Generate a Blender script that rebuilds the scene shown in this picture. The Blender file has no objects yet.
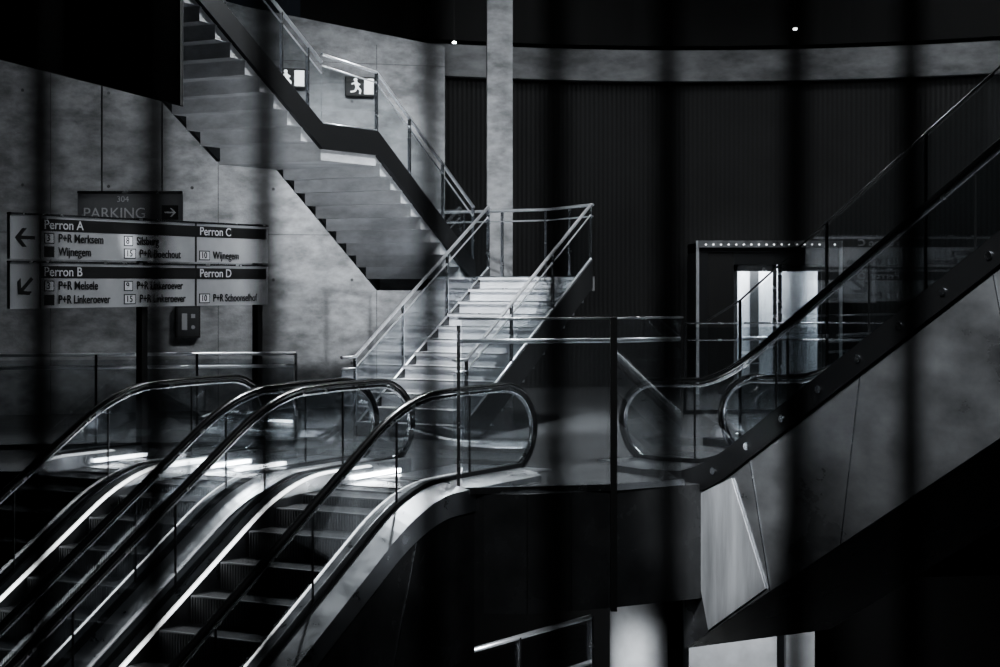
import bpy, bmesh, math, random
from mathutils import Vector, Matrix
random.seed(4)
scene = bpy.context.scene
COL = scene.collection
T30 = math.tan(math.radians(30))
try: scene.view_settings.look = 'AgX - Medium High Contrast'
except Exception: pass

# ------------------------------------------------------------------ materials
def new_mat(name):
    m = bpy.data.materials.new(name); m.use_nodes = True
    nt = m.node_tree; nt.nodes.clear()
    out = nt.nodes.new('ShaderNodeOutputMaterial')
    return m, nt, out
def tint(g, k=1.0):
    return (g*0.965*k, g*0.99*k, g*1.035*k, 1)
def simple(name, g, rough=0.5, metal=0.0, noise=0.0, nscale=3.0, bump=0.0, rnoise=0.0, stretch=(1,1,1), spec=0.5):
    m, nt, out = new_mat(name)
    b = nt.nodes.new('ShaderNodeBsdfPrincipled')
    b.inputs['Base Color'].default_value = tint(g)
    b.inputs['Roughness'].default_value = rough
    b.inputs['Metallic'].default_value = metal
    b.inputs['Specular IOR Level'].default_value = spec
    nt.links.new(b.outputs[0], out.inputs[0])
    if noise or bump or rnoise:
        tc = nt.nodes.new('ShaderNodeTexCoord')
        mp = nt.nodes.new('ShaderNodeMapping'); mp.inputs['Scale'].default_value = stretch
        n = nt.nodes.new('ShaderNodeTexNoise'); n.inputs['Scale'].default_value = nscale
        n.inputs['Detail'].default_value = 8; n.inputs['Roughness'].default_value = 0.6
        nt.links.new(tc.outputs['Object'], mp.inputs[0]); nt.links.new(mp.outputs[0], n.inputs['Vector'])
        if noise:
            r = nt.nodes.new('ShaderNodeValToRGB')
            r.color_ramp.elements[0].position = 0.3; r.color_ramp.elements[1].position = 0.72
            r.color_ramp.elements[0].color = tint(g*(1-noise)); r.color_ramp.elements[1].color = tint(min(1, g*(1+noise)))
            nt.links.new(n.outputs[0], r.inputs[0]); nt.links.new(r.outputs[0], b.inputs['Base Color'])
        if rnoise:
            mr = nt.nodes.new('ShaderNodeMapRange')
            mr.inputs['From Min'].default_value = 0.3; mr.inputs['From Max'].default_value = 0.7
            mr.inputs['To Min'].default_value = max(0.02, rough-rnoise); mr.inputs['To Max'].default_value = rough+rnoise
            nt.links.new(n.outputs[0], mr.inputs[0]); nt.links.new(mr.outputs[0], b.inputs['Roughness'])
        if bump:
            bp = nt.nodes.new('ShaderNodeBump'); bp.inputs['Strength'].default_value = bump; bp.inputs['Distance'].default_value = 0.02
            nt.links.new(n.outputs[0], bp.inputs['Height']); nt.links.new(bp.outputs[0], b.inputs['Normal'])
    return m
LC=(0.95,0.98,1.0)
def emit(name, s, col=LC):
    m, nt, out = new_mat(name)
    e = nt.nodes.new('ShaderNodeEmission'); e.inputs[0].default_value = (*col,1); e.inputs[1].default_value = s
    nt.links.new(e.outputs[0], out.inputs[0]); return m
def glass_mat(name, tr=0.9, haze=0.0, base=0.12):
    m, nt, out = new_mat(name)
    t = nt.nodes.new('ShaderNodeBsdfTransparent'); t.inputs[0].default_value = (tr*0.98,tr*0.995,tr,1)
    g = nt.nodes.new('ShaderNodeBsdfGlossy'); g.inputs['Roughness'].default_value = 0.015; g.inputs[0].default_value=(0.95,0.97,1,1)
    lw = nt.nodes.new('ShaderNodeLayerWeight'); lw.inputs[0].default_value = 0.5
    pw = nt.nodes.new('ShaderNodeMath'); pw.operation='POWER'; pw.inputs[1].default_value=4.0
    ma = nt.nodes.new('ShaderNodeMath'); ma.operation='MULTIPLY_ADD'; ma.inputs[1].default_value=0.86; ma.inputs[2].default_value=base
    nt.links.new(lw.outputs['Facing'], pw.inputs[0]); nt.links.new(pw.outputs[0], ma.inputs[0])
    mx = nt.nodes.new('ShaderNodeMixShader')
    nt.links.new(ma.outputs[0], mx.inputs[0]); nt.links.new(t.outputs[0], mx.inputs[1]); nt.links.new(g.outputs[0], mx.inputs[2])
    last = mx
    if haze:
        d = nt.nodes.new('ShaderNodeBsdfDiffuse'); d.inputs[0].default_value = (0.5,0.51,0.53,1)
        m2 = nt.nodes.new('ShaderNodeMixShader'); m2.inputs[0].default_value = haze
        nt.links.new(mx.outputs[0], m2.inputs[1]); nt.links.new(d.outputs[0], m2.inputs[2]); last = m2
    nt.links.new(last.outputs[0], out.inputs[0]); return m
def ribbed(name, g, period=0.12):
    m, nt, out = new_mat(name)
    b = nt.nodes.new('ShaderNodeBsdfPrincipled'); b.inputs['Roughness'].default_value = 0.6
    tc = nt.nodes.new('ShaderNodeTexCoord')
    w = nt.nodes.new('ShaderNodeTexWave'); w.bands_direction='X'; w.inputs['Scale'].default_value = 0.314/period
    w.inputs['Distortion'].default_value = 0
    n = nt.nodes.new('ShaderNodeTexNoise'); n.inputs['Scale'].default_value = 0.8; n.inputs['Detail'].default_value=6
    r = nt.nodes.new('ShaderNodeValToRGB'); r.color_ramp.elements[0].color = tint(g*0.65); r.color_ramp.elements[1].color = tint(g)
    r.color_ramp.elements[0].position=0.25; r.color_ramp.elements[1].position=0.6
    mul = nt.nodes.new('ShaderNodeMixRGB'); mul.blend_type='MULTIPLY'; mul.inputs[0].default_value=0.7
    bp = nt.nodes.new('ShaderNodeBump'); bp.inputs['Distance'].default_value=0.004
    nt.links.new(tc.outputs['Object'], w.inputs['Vector']); nt.links.new(tc.outputs['Object'], n.inputs['Vector'])
    nt.links.new(w.outputs['Fac'], r.inputs[0]); nt.links.new(r.outputs[0], mul.inputs[1]); nt.links.new(n.outputs[0], mul.inputs[2])
    nt.links.new(mul.outputs[0], b.inputs['Base Color']); nt.links.new(w.outputs['Fac'], bp.inputs['Height'])
    nt.links.new(bp.outputs[0], b.inputs['Normal']); nt.links.new(b.outputs[0], out.inputs[0]); return m
def tile_mat(name, g, rough):
    m, nt, out = new_mat(name)
    b = nt.nodes.new('ShaderNodeBsdfPrincipled')
    tc = nt.nodes.new('ShaderNodeTexCoord')
    mp = nt.nodes.new('ShaderNodeMapping'); mp.inputs['Rotation'].default_value=(0,0,math.radians(-60))
    br = nt.nodes.new('ShaderNodeTexBrick'); br.inputs['Scale'].default_value=1.0
    br.inputs['Brick Width'].default_value=1.2; br.inputs['Row Height'].default_value=0.6; br.inputs['Mortar Size'].default_value=0.008
    br.inputs['Color1'].default_value=tint(g); br.inputs['Color2'].default_value=tint(g*0.8); br.inputs['Mortar'].default_value=tint(g*0.3)
    n = nt.nodes.new('ShaderNodeTexNoise'); n.inputs['Scale'].default_value=2.5; n.inputs['Detail'].default_value=8
    mr = nt.nodes.new('ShaderNodeMapRange'); mr.inputs['To Min'].default_value=rough*0.6; mr.inputs['To Max'].default_value=rough*1.6
    nt.links.new(tc.outputs['Object'], mp.inputs[0]); nt.links.new(mp.outputs[0], br.inputs['Vector'])
    nt.links.new(tc.outputs['Object'], n.inputs['Vector']); nt.links.new(n.outputs[0], mr.inputs[0])
    nt.links.new(br.outputs[0], b.inputs['Base Color']); nt.links.new(mr.outputs[0], b.inputs['Roughness'])
    nt.links.new(b.outputs[0], out.inputs[0]); return m
def concrete(name, g, lo=0.4, hi=1.25, scale=1.3, zs=2.4):
    m, nt, out = new_mat(name)
    b = nt.nodes.new('ShaderNodeBsdfPrincipled'); b.inputs['Roughness'].default_value=0.75
    tc = nt.nodes.new('ShaderNodeTexCoord')
    mp = nt.nodes.new('ShaderNodeMapping'); mp.inputs['Scale'].default_value=(1,1,zs)
    n = nt.nodes.new('ShaderNodeTexNoise'); n.inputs['Scale'].default_value=scale; n.inputs['Detail'].default_value=10; n.inputs['Roughness'].default_value=0.65
    r = nt.nodes.new('ShaderNodeValToRGB'); r.color_ramp.elements[0].position=0.34; r.color_ramp.elements[1].position=0.68
    r.color_ramp.elements[0].color=tint(g*lo); r.color_ramp.elements[1].color=tint(g*hi)
    n2 = nt.nodes.new('ShaderNodeTexNoise'); n2.inputs['Scale'].default_value=35; n2.inputs['Detail'].default_value=4
    bp = nt.nodes.new('ShaderNodeBump'); bp.inputs['Strength'].default_value=0.35; bp.inputs['Distance'].default_value=0.01
    nt.links.new(tc.outputs['Object'], mp.inputs[0]); nt.links.new(mp.outputs[0], n.inputs['Vector'])
    nt.links.new(tc.outputs['Object'], n2.inputs['Vector'])
    nt.links.new(n.outputs[0], r.inputs[0]); nt.links.new(r.outputs[0], b.inputs['Base Color'])
    nt.links.new(n2.outputs[0], bp.inputs['Height']); nt.links.new(bp.outputs[0], b.inputs['Normal'])
    nt.links.new(b.outputs[0], out.inputs[0]); return m

MT = dict(
 conc = concrete('concrete', 0.27, 0.5, 1.25, 2.4, 1.9), conc_step = concrete('concrete_steps', 0.6, 0.65, 1.15), conc_dark = concrete('concrete_dark', 0.10),  # noise mottling in the wall concrete also paints a light smear
 conc_beam = concrete('concrete_beam', 0.3, 0.5, 1.3, 1.0),
 steel = simple('brushed_steel', 0.65, 0.24, 1.0, rnoise=0.06, nscale=6),
 railm = simple('satin_handrail_steel', 0.9, 0.36, 0.9),
 satin = simple('satin_steel_deck', 0.58, 0.33, 1.0, rnoise=0.08, nscale=5),
 dsteel = simple('dark_steel', 0.07, 0.35, 0.8),
 rubber = simple('handrail_rubber', 0.012, 0.2),
 blk = simple('black_paint', 0.01, 0.5), fence=simple('fence_paint', 0.006, 0.7),
 clad = simple('black_gloss_cladding', 0.045, 0.24, 0.0, noise=0.4, rnoise=0.08, nscale=1.6),
 clad_r = simple('smoked_steel_cladding', 0.27, 0.33, 0.6, noise=0.6, rnoise=0.12, nscale=0.8, stretch=(1,1,1.8)),
 panel_refl = simple('steel_panel_and_reflection', 0.85, 0.40, 0.5, noise=0.45, nscale=2.0, stretch=(2.5,2.5,0.3)),
 glass = glass_mat('balustrade_glass', 0.95), hglass = glass_mat('hazy_glass', 0.92, haze=0.035),
 led = emit('led_strip', 3.2), plate_glint = emit('plate_reflection_glow', 24), refl_bar = emit('refl_bar_glow', 90),
 step = simple('escalator_step_metal', 0.12, 0.45, 0.85), stepedge = simple('step_edge_metal', 0.17, 0.45, 0.9),
 floor = tile_mat('floor_tiles', 0.2, 0.2), lfloor = tile_mat('lower_floor_tiles', 0.12, 0.3),
 rib = ribbed('ribbed_wall', 0.042, 0.085), dark = simple('dark_plaster', 0.012, 0.8), white = simple('white_plaster', 0.6, 0.6, noise=0.15),
 sign = simple('sign_face', 0.36, 0.3, noise=0.12, nscale=2), signd = simple('sign_black', 0.012, 0.4), signt = simple('sign_white_letter', 0.6, 0.4),
 dim = simple('dim_sign_face', 0.14, 0.4), dimt = simple('dim_sign_letter', 0.45, 0.5), dimd = simple('intercom_detail', 0.3, 0.5),
 exit_refl = emit('exit_sign_refl_glow', 2.6), liftl = emit('lift_light', 3.0), pin = emit('downlight', 20),
)

# ------------------------------------------------------------------ mesh builder
class MB:
    def __init__(s): s.v=[]; s.f=[]; s.m=[]; s.sm=[]; s.mats=[]
    def mi(s,k):
        if k not in s.mats: s.mats.append(k)
        return s.mats.index(k)
    def face(s,idx,k,smooth=False): s.f.append(idx); s.m.append(s.mi(k)); s.sm.append(smooth)
    def rings(s, rs, k, caps=True, smooth=False, closed=True):
        base=len(s.v); n=len(rs[0])
        for r in rs: s.v += [tuple(p) for p in r]
        for i in range(len(rs)-1):
            for j in range(n if closed else n-1):
                a=base+i*n+j; b=base+i*n+(j+1)%n
                s.face((a,b,b+n,a+n),k,smooth)
        if caps:
            s.face(tuple(base+j for j in range(n))[::-1],k); s.face(tuple(base+(len(rs)-1)*n+j for j in range(n)),k)
    def hexa(s, F, a0,a1,b0,b1,z0,z1,k):
        s.rings([[F(a0,b0,z0),F(a0,b1,z0),F(a0,b1,z1),F(a0,b0,z1)],[F(a1,b0,z0),F(a1,b1,z0),F(a1,b1,z1),F(a1,b0,z1)]],k)
    def tube(s, pts, r, k, n=8, flat=1.0):
        pts=[Vector(p) for p in pts]; rs=[]
        up=Vector((0,0,1)); prev=None
        for i,p in enumerate(pts):
            if i==0: t=pts[1]-p
            elif i==len(pts)-1: t=p-pts[i-1]
            else: t=(pts[i+1]-pts[i-1])
            t.normalize()
            if prev is None:
                x=t.cross(up)
                if x.length<1e-3: x=t.cross(Vector((0,1,0)))
            else: x=prev-t*prev.dot(t)
            x.normalize(); prev=x; y=x.cross(t)
            rs.append([p+x*(r*math.cos(2*math.pi*j/n))+y*(r*flat*math.sin(2*math.pi*j/n)) for j in range(n)])
        s.rings(rs,k,True,True)
    def prism(s, poly, z0, z1, kside, ktop=None, F=None):
        base=len(s.v); n=len(poly); F=F or (lambda x,y,z:(x,y,z))
        s.v += [F(x,y,z0) for x,y in poly]+[F(x,y,z1) for x,y in poly]
        for j in range(n): s.face((base+j,base+(j+1)%n,base+n+(j+1)%n,base+n+j),kside)
        s.face(tuple(base+j for j in range(n))[::-1],kside); s.face(tuple(base+n+j for j in range(n)),ktop or kside)
    def build(s, name, parent=None):
        me=bpy.data.meshes.new(name); me.from_pydata(s.v,[],s.f)
        for k in s.mats: me.materials.append(MT[k])
        for p,mi,sm in zip(me.polygons,s.m,s.sm): p.material_index=mi; p.use_smooth=sm
        bm=bmesh.new(); bm.from_mesh(me); bmesh.ops.recalc_face_normals(bm,faces=bm.faces); bm.to_mesh(me); bm.free()
        o=bpy.data.objects.new(name,me); COL.objects.link(o)
        if parent: o.parent=parent
        return o
def frame(O,a,b):
    return lambda s,t,z: (O[0]+a[0]*s+b[0]*t, O[1]+a[1]*s+b[1]*t, z)
W0 = frame((0,0),(1,0),(0,1))
def empty(name):
    e=bpy.data.objects.new(name,None); COL.objects.link(e); e.empty_display_size=0.2; return e
def text(body, loc, ang, size, mat, parent, name, sx=1.0, align='LEFT', off=0.0):
    c=bpy.data.curves.new(name,'FONT'); c.body=body; c.size=size; c.extrude=0.001; c.align_x=align; c.align_y='CENTER'; c.offset=off
    o=bpy.data.objects.new(name,c); COL.objects.link(o); c.materials.append(MT[mat])
    o.location=loc; o.rotation_euler=(math.pi/2,0,ang); o.scale=(sx,1,1); o.parent=parent
    return o

u=(0.5,0.866); v=(-0.866,0.5)

# ------------------------------------------------------------------ escalator
def escalator(name,O,a,b,W,sg,s0,L,outs,clad,cs,depth,bolts=False,extra=None,w=0.6):
    F=frame(O,a,b); M=MB()
    def h(s):
        d=s-s0
        if d<=-w: return 0.0
        if d>=w: return sg*T30*d
        return sg*T30*(d+w)**2/(4*w)
    def hb(s):
        if sg>0: return T30*(s-s0)
        return h(s)
    def samp(x0,x1):
        out=[x0]; x=x0
        while x<x1-1e-6:
            st=0.12 if abs(x-s0)<w+0.1 or x<0.7 else 0.6
            x=min(x1,x+st); out.append(x)
        return out
    rs=0.62
    for side,(t0,inn) in enumerate(((0,1),(W,-1))):
        o=outs[side]
        def T(d): return t0+inn*d
        M.rings([[F(s,T(q[0]),h(s)+q[1]) for q in ((-o,-0.16),(-o,0.05),(-0.05,0.12),(0.05,0.15),(0.15,0.145),(0.17,-0.3))] for s in samp(0.25,L)],'satin')
        M.rings([[F(s,T(q[0]),h(s)+q[1]) for q in ((-0.03,0.115),(-0.03,0.165),(0.03,0.165),(0.03,0.14))] for s in samp(0.3,L)],'dsteel')
        gl=[]
        for s in samp(0.03,L):
            if s<rs:
                e=math.sqrt(max(0,1-((rs-s)/(rs-0.02))**2)); hi=0.51+0.39*e; lo=max(0.13,0.51-0.39*e)
            else: hi=h(s)+0.90; lo=h(s)+0.13
            gl.append([F(s,t0-0.006,lo),F(s,t0+0.006,lo),F(s,t0+0.006,hi),F(s,t0-0.006,hi)])
        M.rings(gl,'glass')
        x=1.25
        while x<L:
            M.hexa(F,x-0.005,x+0.005,t0-0.009,t0+0.009,h(x)+0.13,h(x)+0.9,'dsteel'); x+=1.25
        for off,r,k,fl in ((0.0,0.042,'rubber',0.62),(-0.055,0.020,'steel',1.0)):
            pts=[F(s,t0,h(s)+0.95+off) for s in samp(rs,L)[::-1]]
            for i in range(1,17):
                th=math.pi*i/16
                pts.append(F(rs-(rs+off)*math.sin(th),t0,0.50+(0.45+off)*math.cos(th)))
            pts.append(F(rs+0.5,t0,0.05-off))
            M.tube(pts,r,k,10,fl)
        M.rings([[F(s,T(q[0]),h(s)+q[1]) for q in ((0.14,0.125),(0.174,0.125),(0.174,0.136),(0.14,0.147))] for s in samp(1.0,L)],'led')
        M.hexa(F,0.5,1.3,T(0.165),T(0.19),0.03,0.065,'plate_glint')  # glowing bars imitate bright reflections on the floor plates
        M.rings([[F(s,T(-o+0.02),h(s)-0.1),F(s,T(-o+0.05),h(s)-0.1),F(s,T(-o+0.05),hb(s)-depth),F(s,T(-o+0.02),hb(s)-depth)] for s in samp(cs,L)],clad)
        if bolts and side==0:
            M.rings([[F(s,T(-o-0.015),h(s)+0.06),F(s,T(-o+0.02),h(s)+0.06),F(s,T(-o+0.02),h(s)-0.2),F(s,T(-o-0.015),h(s)-0.2)] for s in samp(0.3,L)],'dsteel')
            x=s0+0.35
            while x<L:
                c=(x,h(x)-0.07)
                M.rings([[F(c[0]+0.035*math.cos(q*math.pi/6),T(-o-dd),c[1]+0.035*math.sin(q*math.pi/6)) for q in range(12)] for dd in (0.01,0.03)],'steel')
                x+=0.5
        x=cs+1.0; k=0
        while x<L-0.6:
            dx=0.3 if k%2==0 else -0.25
            if not bolts: dx=0.55 if k%2==0 else -0.35
            ww=0.005
            M.rings([[F(x-ww,T(-o+0.012),h(x)-0.17),F(x+ww,T(-o+0.012),h(x)-0.17),F(x+ww,T(-o+0.022),h(x)-0.17),F(x-ww,T(-o+0.022),h(x)-0.17)],
                     [F(x+dx-ww,T(-o+0.012),h(x+dx)-depth),F(x+dx+ww,T(-o+0.012),h(x+dx)-depth),F(x+dx+ww,T(-o+0.022),h(x+dx)-depth),F(x+dx-ww,T(-o+0.022),h(x+dx)-depth)]],'steel')
            x+=1.5; k+=1
    M.rings([[F(s,-outs[0]+0.03,hb(s)-depth),F(s,W+outs[1]-0.03,hb(s)-depth),F(s,W+outs[1]-0.03,hb(s)-depth+0.05),F(s,-outs[0]+0.03,hb(s)-depth+0.05)] for s in samp(cs,L)],'clad')
    M.hexa(F,cs,cs+0.03,-outs[0]+0.03,W+outs[1]-0.03,-depth,-0.35,'clad')
    M.hexa(F,-0.7,0.95,0.17,W-0.17,-0.01,0.012,'satin')
    M.hexa(F,0.80,0.98,0.19,W-0.19,0.012,0.02,'stepedge')
    s=0.95
    while s<L-0.3:
        z=h(s+0.2)-0.01
        M.hexa(F,s,s+0.4,0.172,W-0.172,z-0.36,z-0.012,'blk')
        t=0.185
        while t<W-0.185:
            M.hexa(F,s+0.005,s+0.395,t,t+0.014,z-0.012,z,'step')
            fa=(s+0.4,s+0.41) if sg<0 else (s-0.01,s)
            dz=abs(h(s+0.6)-h(s+0.2)) if sg<0 else abs(h(s+0.2)-h(s-0.2))
            if dz>0.02: M.hexa(F,fa[0],fa[1],t,t+0.014,z-dz,z-0.004,'step')
            t+=0.029
        ee=(s+0.385,s+0.412) if sg<0 else (s-0.012,s+0.015)
        M.hexa(F,ee[0],ee[1],0.18,W-0.18,z-0.012,z+0.001,'stepedge')
        s+=0.4
    if extra: extra(M,F,h)
    return M.build(name)

OL=(0.34,18.0); aL=(-0.5,-0.866)
def sub(O,b,t): return (O[0]+b[0]*t,O[1]+b[1]*t)
escalator('escalator',OL,aL,v,1.45,-1,2.3,10.1,(0.22,0.21),'clad',1.5,1.5)
escalator('escalator',sub(OL,v,1.9),aL,v,1.45,-1,2.3,10.1,(0.21,0.22),'clad',1.5,1.5)
aR=(0.52,-0.854); bR=(0.854,0.52)
def painted_reflection(M,F,h):  # light reflected in the cladding, put in as a bright quad
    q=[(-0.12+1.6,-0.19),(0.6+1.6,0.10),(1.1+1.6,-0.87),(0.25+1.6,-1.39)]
    M.rings([[F(s,-0.300,z) for s,z in q],[F(s,-0.285,z) for s,z in q]],'panel_refl')
escalator('escalator',(1.29,19.0),aR,bR,1.32,1,1.6,9.2,(0.3,0.3),'clad_r',1.45,1.55,True,painted_reflection)

# ------------------------------------------------------------------ staircase
S=MB(); OS=(-0.44,22.2); FS=frame(OS,u,v)
FSm=lambda a0: (lambda s,t,z: FS(a0-s,t,z))
def flight(F,t0,t1,n,run,rise,z0,mat='conc_step'):
    for i in range(n):
        z=z0+(i+1)*rise
        S.hexa(F,i*run,(i+1)*run+0.12,t0,t1,z-0.20,z-0.045,mat)
        S.hexa(F,i*run-0.03,(i+1)*run+0.12,t0-0.01,t1+0.01,z-0.045,z,mat)
        S.hexa(F,i*run-0.031,i*run+0.015,t0,t1,z-0.012,z+0.002,'satin')
def stringer(F,t,n,run,rise,z0,lo=-0.16,hi=0.24,ext=0.0):
    pts=((0-ext,z0+lo),(0-ext,z0+hi),(n*run+ext,z0+n*rise+hi),(n*run+ext,z0+n*rise+lo))
    S.rings([[F(a,t-0.03,z) for a,z in pts],[F(a,t+0.03,z) for a,z in pts]],'dsteel')
    S.tube([F(-ext,t,z0+hi+0.01),F(n*run+ext,t,z0+n*rise+hi+0.01)],0.014,'railm',6)
def rail(F,t,pts,posts,base,mid=True,glass=True):
    S.tube([F(a,t,z) for a,z in pts],0.023,'railm',8)
    if mid: S.tube([F(a,t,z-0.14) for a,z in pts],0.011,'railm',6)
    for a,z in posts: S.hexa(F,a-0.012,a+0.012,t-0.02,t+0.02,z-base,z,'steel')
    if glass:
        S.rings([[F(a,t-0.005,z-base+0.1),F(a,t+0.005,z-base+0.1),F(a,t+0.005,z-0.16),F(a,t-0.005,z-0.16)] for a,z in pts],'glass')
R,H=0.28,0.17
flight(FS,0,1.6,12,R,H,0)
stringer(FS,-0.03,12,R,H,0); stringer(FS,1.63,12,R,H,0,hi=0.12)
for t in (-0.03,1.63):
    rail(FS,t,[(-0.3,1.0),(0,1.0),(12*R,12*H+1.0)],[(0,1.0),(4*R,4*H+1.0),(8*R,8*H+1.0),(12*R,12*H+1.0)],1.05)
S.prism([(12*R,-0.05),(12*R+0.08,-0.05),(4.55,1.3),(4.75,3.5),(12*R,3.5)],1.84,2.04,'conc_dark','conc_step',F=FS)  # dark concrete on the sides paints the unlit landing edge
lr=[(12*R,-0.03),(12*R+0.06,-0.03),(4.5,1.3),(4.7,3.45)]
for zz,rr in ((3.04,0.022),(2.88,0.012)):
    S.tube([FS(a_,b_,zz) for a_,b_ in lr],rr,'railm')
for a_,b_ in ((3.96,0.62),(4.5,1.3),(4.58,2.1),(4.64,2.8),(4.7,3.4)): S.hexa(FS,a_-0.012,a_+0.012,b_-0.02,b_+0.02,2.04,3.04,'steel')
F2=FSm(12*R); z2=2.04; N2=10; R2=0.252
flight(F2,1.9,3.5,N2,R2,H,z2)
stringer(F2,1.87,N2,R2,H,z2,lo=-0.1,hi=0.22); stringer(F2,3.53,N2,R2,H,z2,lo=-0.2,hi=0.1)
z3=z2+N2*H; E2=N2*R2
rail(F2,1.87,[(0,z2+1.0),(E2,z3+1.0),(E2+1.24,z3+1.1)],[(0.02,z2+1.0),(0.34*E2,z2+0.34*N2*H+1),(0.68*E2,z2+0.68*N2*H+1),(E2,z3+1)],1.0)
S.hexa(F2,E2,E2+1.24,1.88,3.52,z3-0.24,z3,'conc_step')
S.rings([[F2(a,tt,z) for a,z in ((E2,z3-0.1),(E2,z3+0.22),(E2+1.24,z3+0.22),(E2+1.24,z3-0.1))] for tt in (1.84,1.90)],'dsteel')
S.tube([F2(E2,1.87,z3+0.23),F2(E2+1.24,1.87,z3+0.23)],0.014,'railm',6)
F3=FSm(12*R-E2-1.24); H3=0.178
flight(F3,1.9,3.5,13,R,H3,z3)
stringer(F3,1.87,13,R,H3,z3,lo=-0.1,hi=0.22); stringer(F3,3.53,13,R,H3,z3,lo=-0.2,hi=0.1)
rail(F3,1.87,[(0,z3+1.0),(13*R,z3+13*H3+1.0)],[(0.3,z3+1.15),(3*R,z3+3*H3+1),(7*R,z3+7*H3+1),(11*R,z3+11*H3+1)],1.0)
rail(F2,3.53,[(0,z2+1.0),(E2,z3+1.0)],[(0.02,z2+1.0),(0.34*E2,z2+0.34*N2*H+1),(0.68*E2,z2+0.68*N2*H+1),(E2,z3+1)],1.0,glass=False)
S.build('staircase')

# ------------------------------------------------------------------ room shell
M=MB()
M.prism([(-9.95,18.6),(-3.57,18.53),(-0.15,16.55),(0.25,16.5),(1.06,16.85),(1.85,17.3),(3.57,18.5),(13.9,20.0),(13.9,34.5),(-9.95,34.5)],-1.1,0,'clad','floor')
for x,y in ((0.25,16.5),(0.66,16.672)): M.hexa(W0,x-0.005,x+0.005,y-0.006,y+0.01,-1.1,0,'dsteel')
M.build('floor')
M=MB(); M.prism([(-10,-3),(14,-3),(14,35),(-10,35)],-4.7,-4.5,'lfloor'); M.build('floor_lower')
M=MB(); M.prism([(-10,-3),(14,-3),(14,35),(-10,35)],10,10.2,'dark'); M.build('ceiling')
M=MB(); M.prism([(-3,-3),(3,-3),(3,2.2),(-3,2.2)],0.1,0.33,'dark'); M.build('floor_gallery')
for nm,p in (('wall_west',[(-10.2,-3),(-10,-3),(-10,35),(-10.2,35)]),('wall_east',[(14,-3),(14.2,-3),(14.2,35),(14,35)]),('wall_south',[(-10.2,-3.2),(14.2,-3.2),(14.2,-3),(-10.2,-3)])):
    M=MB(); M.prism(p,-4.5,10,'dark'); M.build(nm)
# upper storey edge wall where the top flight disappears
M=MB(); q=[(-9.95,4.95),(-5.42,4.36),(-3.43,3.85),(-3.43,9.99),(-9.95,9.99)]
M.rings([[(x,19.3,z) for x,z in q],[(x,19.5,z) for x,z in q]],'dark'); M.build('wall_upper_west')
def wy(x): return 34.0-0.045*(x-3.5)**2
xs=[-3.5+i*0.5 for i in range(36)]
M=MB()
M.rings([[(x,wy(x),0),(x,wy(x)+0.3,0),(x,wy(x)+0.3,10),(x,wy(x),10)] for x in xs],'rib'); M.build('wall_north')
M=MB()
M.rings([[(x,wy(x)-0.25,5.74),(x,wy(x)-0.002,5.74),(x,wy(x)-0.002,6.32),(x,wy(x)-0.25,6.32)] for x in xs],'conc_beam'); M.build('trim_1')
M=MB()
M.rings([[(x,wy(x)-0.24,6.4),(x,wy(x)-0.01,6.4),(x,wy(x)-0.01,9.99),(x,wy(x)-0.24,9.99)] for x in xs],'fence'); M.build('wall_north_upper')
M=MB()
A=(-9.9,25.65); B=(-0.88,28.7)
d=Vector((B[0]-A[0],B[1]-A[1])).normalized(); nrm=(-d.y,d.x); LW=(Vector(B)-Vector(A)).length
FW=frame(A,(d.x,d.y),nrm)
poly=[(0,0),(LW,0),(LW,5.72),(LW-3.2,6.2),(0,7.6)]
M.rings([[FW(s,0,z) for s,z in poly],[FW(s,0.3,z) for s,z in poly]],'conc')
for x in [0.9+2.5*i for i in range(4)]:
    M.hexa(FW,x-0.005,x+0.005,-0.003,0.0,0,5.7,'conc_dark')
for z in (2.7,5.4): M.hexa(FW,0,LW,-0.003,0.0,z-0.004,z+0.004,'conc_dark')
for x in [0.5+1.25*i for i in range(7)]:
    for z in (0.7,2.0,3.4,4.8):
        M.rings([[FW(x+0.025*math.cos(q*math.pi/4),dd,z+0.025*math.sin(q*math.pi/4)) for q in range(8)] for dd in (-0.005,0.0)],'conc_dark')
M.build('wall_concrete')
M=MB(); M.hexa(W0,-0.2,0.2,28.2,28.6,0,10,'conc'); M.hexa(W0,-0.215,-0.2,28.25,28.55,0,9.9,'conc_dark'); M.build('concrete_column')

M=MB(); M.hexa(W0,-9.9,13.9,30,30.2,-4.5,-1.1,'dark'); M.build('wall_lower_north')
M=MB(); M.hexa(W0,3.0,4.4,28.6,29.6,-4.5,-1.1,'white'); M.hexa(W0,4.55,5.0,28.6,29.6,-4.5,-1.1,'white'); M.hexa(W0,4.4,4.55,28.8,29.6,-4.5,-1.1,'dsteel'); M.build('lift_shaft_base')
M=MB(); M.rings([[(1.62+0.34*math.cos(q*math.pi/16),21+0.34*math.sin(q*math.pi/16),z) for q in range(32)] for z in (-4.5,-1.1)],'white',smooth=True); M.build('round_column')
M=MB(); M.prism([(-0.7,17.45),(1.1,20.0),(-1.6,22.4),(-4.2,20.0)],-3.0,-2.85,'conc_dark','lfloor'); M.build('mezzanine_floor')

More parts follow.
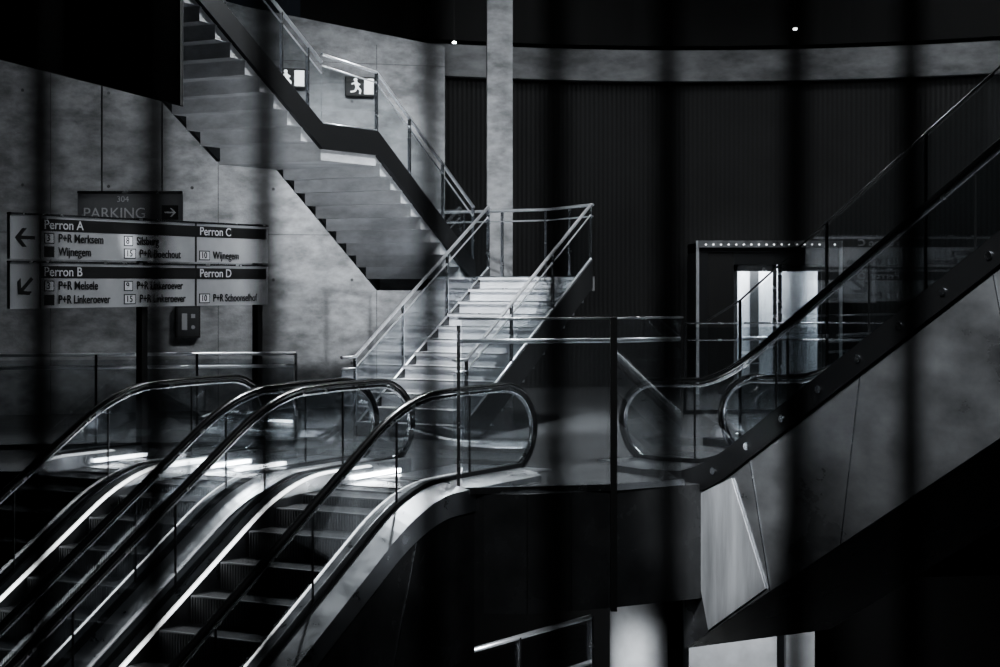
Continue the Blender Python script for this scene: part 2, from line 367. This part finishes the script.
def railing(name,pts,z0,tops,posts_n=3,glass='glass',gtop=None,postmat='dsteel',r=0.022,rm='railm'):
    M=MB(); V=[Vector((x,y,0)) for x,y in pts]
    for zt in tops: M.tube([(p.x,p.y,z0+zt) for p in V],r,rm,8)
    gt=gtop or tops[0]-0.06
    for i in range(len(V)-1):
        p,q=V[i],V[i+1]; d=(q-p); L=d.length; d.normalize(); n=Vector((-d.y,d.x,0))
        F=frame((p.x,p.y),(d.x,d.y),(n.x,n.y))
        M.hexa(F,0.03,L-0.03,-0.007,0.007,z0+0.06,z0+gt,glass)
        M.hexa(F,0,L,-0.03,0.03,z0,z0+0.06,'dsteel')
        for k in range(posts_n+1):
            s=L*k/posts_n
            M.hexa(F,s-0.015,s+0.015,-0.03,0.03,z0,z0+max(tops),postmat)
    return M.build(name)
M=MB()
for (p,q) in (((-0.38,16.50),(1.06,16.83)),((1.06,16.83),(1.76,17.30))):
    p=Vector((p[0],p[1],0)); q=Vector((q[0],q[1],0)); d2=q-p; L=d2.length; d2.normalize(); F=frame((p.x,p.y),(d2.x,d2.y),(-d2.y,d2.x))
    M.hexa(F,0.03,L-0.03,-0.007,0.007,0.05,1.6,'hglass')
    M.tube([F(0,0.05,1.40),F(L,0.05,1.40)],0.022,'railm'); M.tube([F(0,0,1.61),F(L,0,1.61)],0.012,'railm',6)
    M.hexa(F,0,L,-0.03,0.03,0.0,0.06,'steel')
F=frame((1.06,16.80),(1,0),(0,1))
M.hexa(F,-0.03,0.03,-0.05,0.03,-1.12,1.62,'blk'); M.hexa(F,-1.455,-1.425,-0.32,-0.28,0,1.55,'steel')
M.build('glass_screen')
railing('glass_railing',[(-9.0,20.75),(-5.9,20.95),(-2.45,21.6)],0,(1.1,0.95),3)
railing('glass_railing',[(-0.62,17.6),(1.0,19.9)],-2.85,(1.1,0.6),2,postmat='steel',r=0.03)
railing('glass_railing',[(2.75,26.8),(9.0,27.5)],0,(1.35,1.1),4,r=0.014,rm='steel')

M=MB(); F=frame((2.8,21.0),aR,bR)
M.tube([F(-0.6,0,1.5),F(0,0,1.74),F(6,0,1.74+6*T30)],0.012,'dsteel')
M.rings([[F(s,-0.005,z0),F(s,0.005,z0),F(s,0.005,z1),F(s,-0.005,z1)] for s,z0,z1 in ((0,0.1,1.7),(6,0.1+6*T30,1.7+6*T30))],'glass')
for s in (0,1.5,3,4.5,6): M.hexa(F,s-0.012,s+0.012,-0.015,0.015,0.0+s*T30,1.74+s*T30,'dsteel')
pp=((-0.6,-0.0),(-0.6,0.1),(0,0.1),(6.2,0.1+6.2*T30),(6.2,-0.5+6.2*T30),(0.3,-0.0))
M.rings([[F(s,-0.08,z) for s,z in pp],[F(s,0.08,z) for s,z in pp]],'dsteel')
M.build('glass_side_screen')
M=MB(); M.prism([(5.2,-3),(13.9,-3),(13.9,14),(7.6,14),(6.3,11.3)],3.9,4.3,'dark'); M.build('floor_upper')

# ------------------------------------------------------------------ lift
M=MB()
x0,x1,yf=3.50,5.97,31.7
M.hexa(W0,x0,x0+0.16,yf,33.6,0,2.67,'dsteel'); M.hexa(W0,x1-0.16,x1,yf,33.6,0,2.67,'dsteel')
M.hexa(W0,x0,x1,yf-0.02,33.6,2.5,2.67,'dsteel')
M.hexa(W0,x0-0.02,x1+0.02,yf-0.12,yf-0.02,2.58,2.70,'satin')
M.hexa(W0,x0-0.05,x0+0.0,yf-0.06,yf,0,2.70,'railm'); M.hexa(W0,x1,x1+0.05,yf-0.06,yf,0,2.70,'railm')
for i in range(18):
    x=x0+0.1+i*0.133; M.hexa(W0,x,x+0.025,yf-0.13,yf-0.12,2.62,2.64,'liftl')
M.hexa(W0,x0+0.16,x0+0.62,yf+0.02,yf+0.1,0,2.5,'blk'); M.hexa(W0,x1-0.3,x1-0.16,yf+0.02,yf+0.1,0,2.5,'blk')
M.hexa(W0,x0+0.62,x1-0.3,yf+0.02,yf+0.1,2.28,2.5,'dsteel')
dx0,dx1=x0+0.62,x1-0.3; dm=(dx0+dx1)/2
for a_,b_ in ((dx0,dm-0.01),(dm+0.01,dx1)):
    M.hexa(W0,a_,a_+0.07,yf+0.05,yf+0.1,0,2.28,'steel'); M.hexa(W0,b_-0.07,b_,yf+0.05,yf+0.1,0,2.28,'steel')
    M.hexa(W0,a_,b_,yf+0.05,yf+0.1,0,0.18,'steel'); M.hexa(W0,a_,b_,yf+0.05,yf+0.1,2.16,2.28,'steel')
    M.hexa(W0,a_+0.07,b_-0.07,yf+0.07,yf+0.08,0.18,2.16,'hglass')
M.hexa(W0,dx0,dx1,33.3,33.35,0,2.4,'panel_refl'); M.hexa(W0,dx0-0.05,dx0,yf+0.2,33.3,0,2.4,'panel_refl'); M.hexa(W0,dx1,dx1+0.05,yf+0.2,33.3,0,2.4,'panel_refl')
M.hexa(W0,dx0,dx1,yf+0.2,33.3,2.4,2.45,'white'); M.hexa(W0,dx0+0.2,dx1-0.2,32.2,33.0,2.37,2.395,'liftl')
M.hexa(W0,dx0,dx1,yf+0.2,33.3,-0.0,0.03,'dsteel')
M.tube([(dx0+0.05,33.22,0.95),(dx1-0.05,33.22,0.95)],0.025,'steel')
M.hexa(W0,dx0+0.5,dx0+0.66,33.25,33.3,0.03,2.35,'dsteel')
M.build('elevator')

# ------------------------------------------------------------------ signs
sg=empty('direction_sign')
ang=math.atan2(4,2.06); su=(math.cos(ang),math.sin(ang)); sn=(math.sin(ang),-math.cos(ang))
SO=(-4.9,18.0); FB=frame(SO,su,sn)
M=MB()
for z0,z1 in ((2.185,2.63),(1.68,2.145)):
    M.hexa(FB,0,4.5,-0.04,0.0,z0,z1,'sign')
    M.hexa(FB,0,4.5,-0.042,0.012,z1,z1+0.02,'steel')
    M.hexa(FB,0.43,0.45,0,0.003,z0,z1,'signd'); M.hexa(FB,3.04,3.07,0,0.003,z0,z1,'signd')
    M.hexa(FB,0.45,3.04,0,0.004,z1-0.155,z1-0.03,'signd'); M.hexa(FB,3.07,4.46,0,0.004,z1-0.155,z1-0.03,'signd')
M.build('boards',sg)
M=MB()
for p in (2.18,4.40):
    M.hexa(FB,p-0.05,p+0.05,-0.12,-0.042,0,2.66,'blk'); M.hexa(FB,p-0.12,p+0.12,-0.18,0.02,0,0.02,'blk')
M.build('posts',sg)
def st(body,p,z,size,mat,sx=1.0,off=0.0,nm='text'):
    text(body,FB(p,0.006,z),ang,size,mat,sg,nm,sx,'LEFT',off)
for z1,L1 in ((2.63,[('Perron A',0.49),('Perron C',3.12)]),(2.145,[('Perron B',0.49),('Perron D',3.12)])):
    for t_,p in L1: st(t_,p,z1-0.092,0.135,'signt',1.2,0.001)
rows=[(0.5,2.40,'3','P+R Merksem'),(0.5,2.262,None,'Wijnegem'),(1.77,2.40,'8','Silsburg'),(1.77,2.262,'15','P+R Boechout'),(3.12,2.262,'10','Wijnegem'),
      (0.5,1.91,'3','P+R Melsele'),(0.5,1.765,None,'P+R Linkeroever'),(1.77,1.91,'9','P+R Linkeroever'),(1.77,1.765,'15','P+R Linkeroever'),(3.12,1.765,'10','P+R Schoonselhof')]
M=MB()
for p,z,n,t_ in rows:
    wbx=0.15 if (n is None or len(n)==1) else 0.2
    if n is None: M.hexa(FB,p,p+wbx,0,0.004,z-0.055,z+0.055,'signd')
    else:
        M.hexa(FB,p,p+wbx,0,0.003,z-0.055,z+0.055,'signd'); M.hexa(FB,p+0.012,p+wbx-0.012,0.003,0.0045,z-0.045,z+0.045,'signt')
        st(n,p+0.03,z,0.1,'signd',1.15,0.001,'number')
    st(t_,p+wbx+0.06,z,0.125,'signd',1.0 if len(t_)<15 else 0.96,0.0015,'line')
def arrow(cx,cz,rot):
    def tr(x,y):
        c,s_=math.cos(rot),math.sin(rot); return (cx+(x*c-y*s_)*1.25, cz+(x*s_+y*c))
    def pl(pts,e):
        q=[tr(*p) for p in pts]; M.rings([[FB(a_,0,z_) for a_,z_ in q],[FB(a_,e,z_) for a_,z_ in q]],'signd')
    pl([(-0.09,-0.018),(0.11,-0.018),(0.11,0.018),(-0.09,0.018)],0.004)
    for sgn in (1,-1): pl([(-0.12,0),(-0.07,0),(0.015,sgn*0.095),(-0.035,sgn*0.095)],0.0045)
arrow(0.22,2.40,0.0); arrow(0.22,1.91,math.radians(45))
M.build('symbols',sg)

pk=empty('parking_sign')
M=MB(); M.hexa(W0,-5.62,-4.22,23.95,24.0,2.74,3.16,'dim'); M.hexa(W0,-5.62,-4.22,23.93,23.95,3.14,3.17,'steel')
for x in (-5.3,-4.5): M.hexa(W0,x-0.01,x+0.01,23.96,23.98,3.16,9.99,'dsteel')
M.hexa(W0,-4.5,-4.28,23.94,23.95,2.79,2.98,'signd'); M.hexa(W0,-4.46,-4.34,23.93,23.94,2.875,2.895,'signt')
for sgn in (1,-1):
    q=[(-4.31,2.885),(-4.335,2.885),(-4.39,2.885+sgn*0.055),(-4.365,2.885+sgn*0.055)]
    M.rings([[(a_,23.93,z_) for a_,z_ in q],[(a_,23.94,z_) for a_,z_ in q]],'signt')
M.build('board',pk)
text('PARKING',(-5.55,23.945,2.87),0,0.2,'dimt',pk,'text_1'); text('304',(-5.1,23.945,3.06),0,0.11,'dimt',pk,'text_2')

def exit_sign_refl(x,z):  # reflections of lit signs, built as glowing boxes on the wall
    i=(x-A[0])/((B[0]-A[0]))*LW
    M=MB()
    M.hexa(FW,i-0.24,i+0.24,-0.08,-0.005,z-0.15,z+0.15,'blk')
    M.rings([[FW(i-0.09+0.028*math.cos(q*math.pi/5),-0.08-e,z+0.10+0.028*math.sin(q*math.pi/5)) for q in range(10)] for e in (0,0.006)],'exit_refl')
    def limb(p,q,w_):
        p=Vector(p); q=Vector(q); dd=(q-p).normalized(); n_=Vector((-dd.y,dd.x))*w_
        c=[p+n_,q+n_,q-n_,p-n_]
        M.rings([[FW(i+a_.x,-0.08-e,z+a_.y) for a_ in c] for e in (0,0.006)],'exit_refl')
    limb((-0.09,0.07),(-0.06,-0.02),0.025); limb((-0.06,-0.02),(-0.01,-0.06),0.014); limb((-0.01,-0.06),(-0.02,-0.12),0.012)
    limb((-0.07,-0.02),(-0.10,-0.08),0.014); limb((-0.10,-0.08),(-0.17,-0.09),0.012)
    limb((-0.09,0.06),(-0.15,0.03),0.010); limb((-0.08,0.06),(-0.02,0.02),0.010)
    M.hexa(FW,i+0.05,i+0.2,-0.086,-0.08,z-0.12,z+0.12,'exit_refl')
    return M.build('exit_sign_refl')
exit_sign_refl(-2.2,5.03); exit_sign_refl(-3.25,5.12)
i=(-4.76-A[0])/(B[0]-A[0])*LW
M=MB(); M.hexa(FW,i-0.18,i+0.18,-0.12,-0.005,1.12,1.60,'blk'); M.hexa(FW,i-0.16,i+0.16,-0.125,-0.12,1.14,1.58,'dsteel')
M.hexa(FW,i-0.1,i-0.02,-0.135,-0.125,1.24,1.49,'dimd'); M.hexa(FW,i+0.04,i+0.1,-0.135,-0.125,1.42,1.48,'dimd')
M.rings([[FW(i+0.07+0.03*math.cos(q*math.pi/5),-0.125-e,1.28+0.03*math.sin(q*math.pi/5)) for q in range(10)] for e in (0,0.01)],'dimd')
M.build('intercom')

# ------------------------------------------------------------------ fence in front of the gallery
M=MB()
for x in (-0.59,-0.485,-0.383,-0.2875,-0.196,-0.058,0.046,0.14,0.246,0.342,0.45,0.555):
    M.hexa(W0,x-0.0080,x+0.0080,1.492,1.508,0.36,2.6,'fence')
M.hexa(W0,-0.75,0.75,1.485,1.515,0.36,0.40,'fence'); M.hexa(W0,-0.75,0.75,1.485,1.515,2.56,2.60,'fence')
for x in (-0.75,0.75): M.hexa(W0,x-0.02,x+0.02,1.48,1.52,0.33,2.62,'fence')
M.build('fence')

# ------------------------------------------------------------------ added reflection bars & lights
def refl_bar(x0,y0,x1,y1,z,hz=9.99):  # unseen glowing bars, added for streaks in glass and steel
    M=MB(); p=Vector((x0,y0,0)); q=Vector((x1,y1,0)); d3=q-p; L=d3.length; d3.normalize(); F=frame((x0,y0),(d3.x,d3.y),(-d3.y,d3.x))
    M.hexa(F,0,L,-0.06,0.06,z,z+0.08,'blk'); M.hexa(F,0.02,L-0.02,-0.04,0.04,z-0.012,z,'refl_bar')
    for s in (0.2,L-0.2): M.hexa(F,s-0.006,s+0.006,-0.006,0.006,z+0.08,hz,'blk')
    M.build('added_refl_bar')
refl_bar(-0.6,22.0,0.5,24.0,8.6); refl_bar(2.0,20.5,3.4,23.0,8.2); refl_bar(6.5,27,8.5,29,8.6)

K=3.5
def area(name,loc,tgt,size,power,sy=None):
    l=bpy.data.lights.new(name,'AREA'); l.energy=power*K; l.size=size; l.color=LC
    if sy: l.shape='RECTANGLE'; l.size_y=sy
    o=bpy.data.objects.new(name,l); COL.objects.link(o); o.location=loc
    o.rotation_euler=(Vector(tgt)-Vector(loc)).to_track_quat('-Z','Y').to_euler(); return o
def spot(name,loc,tgt,ang_,power,blend=0.5,r=0.1):
    l=bpy.data.lights.new(name,'SPOT'); l.energy=power*K; l.spot_size=math.radians(ang_); l.spot_blend=blend; l.shadow_soft_size=r; l.color=LC
    o=bpy.data.objects.new(name,l); COL.objects.link(o); o.location=loc
    o.rotation_euler=(Vector(tgt)-Vector(loc)).to_track_quat('-Z','Y').to_euler(); return o
spot('stair_spot',(1.5,18.5,8.8),(0.1,24.3,1.4),26,2700,0.8,0.12)
spot('soffit_spot',(-0.5,17.0,0.9),(-2.2,23.2,3.4),44,300,1.0,0.3)
spot('wall_wash',(-0.8,20.0,9.2),(-2.0,27.9,3.0),36,1100,1.0,0.15)
spot('wall_accent',(-2.8,21.0,9.4),(-2.0,27.9,3.4),22,900,0.5,0.04)  # added beam for hard light patches and shadows on the wall
spot('column_spot',(1.5,24.5,9.3),(0,28.2,4.5),40,25,0.8,0.2)
spot('beam_wash_west',(0.5,29.5,8.6),(1.5,33.8,6.0),90,60,1.0,0.3)
spot('beam_wash_east',(7.5,29.0,8.6),(7.5,33.2,6.0),90,50,1.0,0.3)
area('landing_light',(2.5,22.5,8.4),(2.0,21.5,0),1.5,260)
spot('platform_spot',(1.6,20.0,9.0),(0.9,18.3,0),16,650,0.7,0.05)
spot('deck_light',(-0.6,21.0,8.0),(-1.3,15.5,-0.5),30,1150,0.8,0.15)
spot('sign_spot',(-1.0,15.0,5.0),(-4.1,19.4,2.2),24,70,0.9,0.1)
spot('sign_glare_spot',(-2.0,16.5,4.4),(-4.05,19.65,2.38),5,260,1.0,0.05)  # narrow added spot imitates glare on the sign face
spot('parking_spot',(-3.6,20.5,4.6),(-4.9,23.95,2.95),22,40,0.8,0.05)
spot('reflection_spot',(0.5,12.0,4.0),(2.3,17.4,-0.6),16,600,0.7,0.1)  # added spot to brighten the painted cladding reflection
spot('cladding_spot',(0.5,11.0,6.0),(3.9,15.0,0.9),32,560,1.0,0.3)
spot('facade_fill',(0.5,8.0,5.5),(0.2,16.8,-0.8),40,260,1.0,0.4)  # added fill with no fixture, lifts the dark facade and cladding
area('lower_light',(3.8,26.5,-1.3),(3.8,27,-4.5),1.0,40)
spot('lower_spot',(1.3,17.6,-1.3),(1.62,21,-3.2),40,120,0.8,0.1)
spot('lower_rail_fill',(0.9,17.4,-1.2),(0.2,18.8,-1.8),90,80,0.8,0.05)  # added to brighten the lower rail lines, no fixture
area('lift_light',((dx0+dx1)/2,32.6,2.3),((dx0+dx1)/2,32.6,0),0.9,22)
spot('lift_front_fill',(4.7,29.3,5.2),(4.7,31.7,2.4),60,40,0.8,0.1)  # added to lighten the lift header and frame, no fixture
M=MB()
for p in ((5.07,30.9,6.30),(-0.8,31.5,6.15)):
    M.rings([[(p[0]+0.035*math.cos(q*math.pi/5),p[1]+0.035*math.sin(q*math.pi/5),z) for q in range(10)] for z in (p[2],p[2]+0.03)],'pin')
    M.hexa(W0,p[0]-0.012,p[0]+0.012,p[1]-0.012,p[1]+0.012,p[2]+0.03,9.99,'blk')
M.build('pendant_spotlights')

w=bpy.data.worlds.new('World'); scene.world=w; w.use_nodes=True
w.node_tree.nodes['Background'].inputs[0].default_value=(0.03,0.035,0.045,1); w.node_tree.nodes['Background'].inputs[1].default_value=0.3

cam=bpy.data.cameras.new('camera'); co=bpy.data.objects.new('camera',cam); COL.objects.link(co)
co.location=(0,0,1.92); co.rotation_euler=(math.pi/2,0,0)
cam.lens=64.8; cam.sensor_width=36; cam.shift_y=-0.0485; cam.clip_start=0.05; cam.clip_end=200
cam.dof.use_dof=True; cam.dof.focus_distance=20.0; cam.dof.aperture_fstop=2.4
scene.camera=co
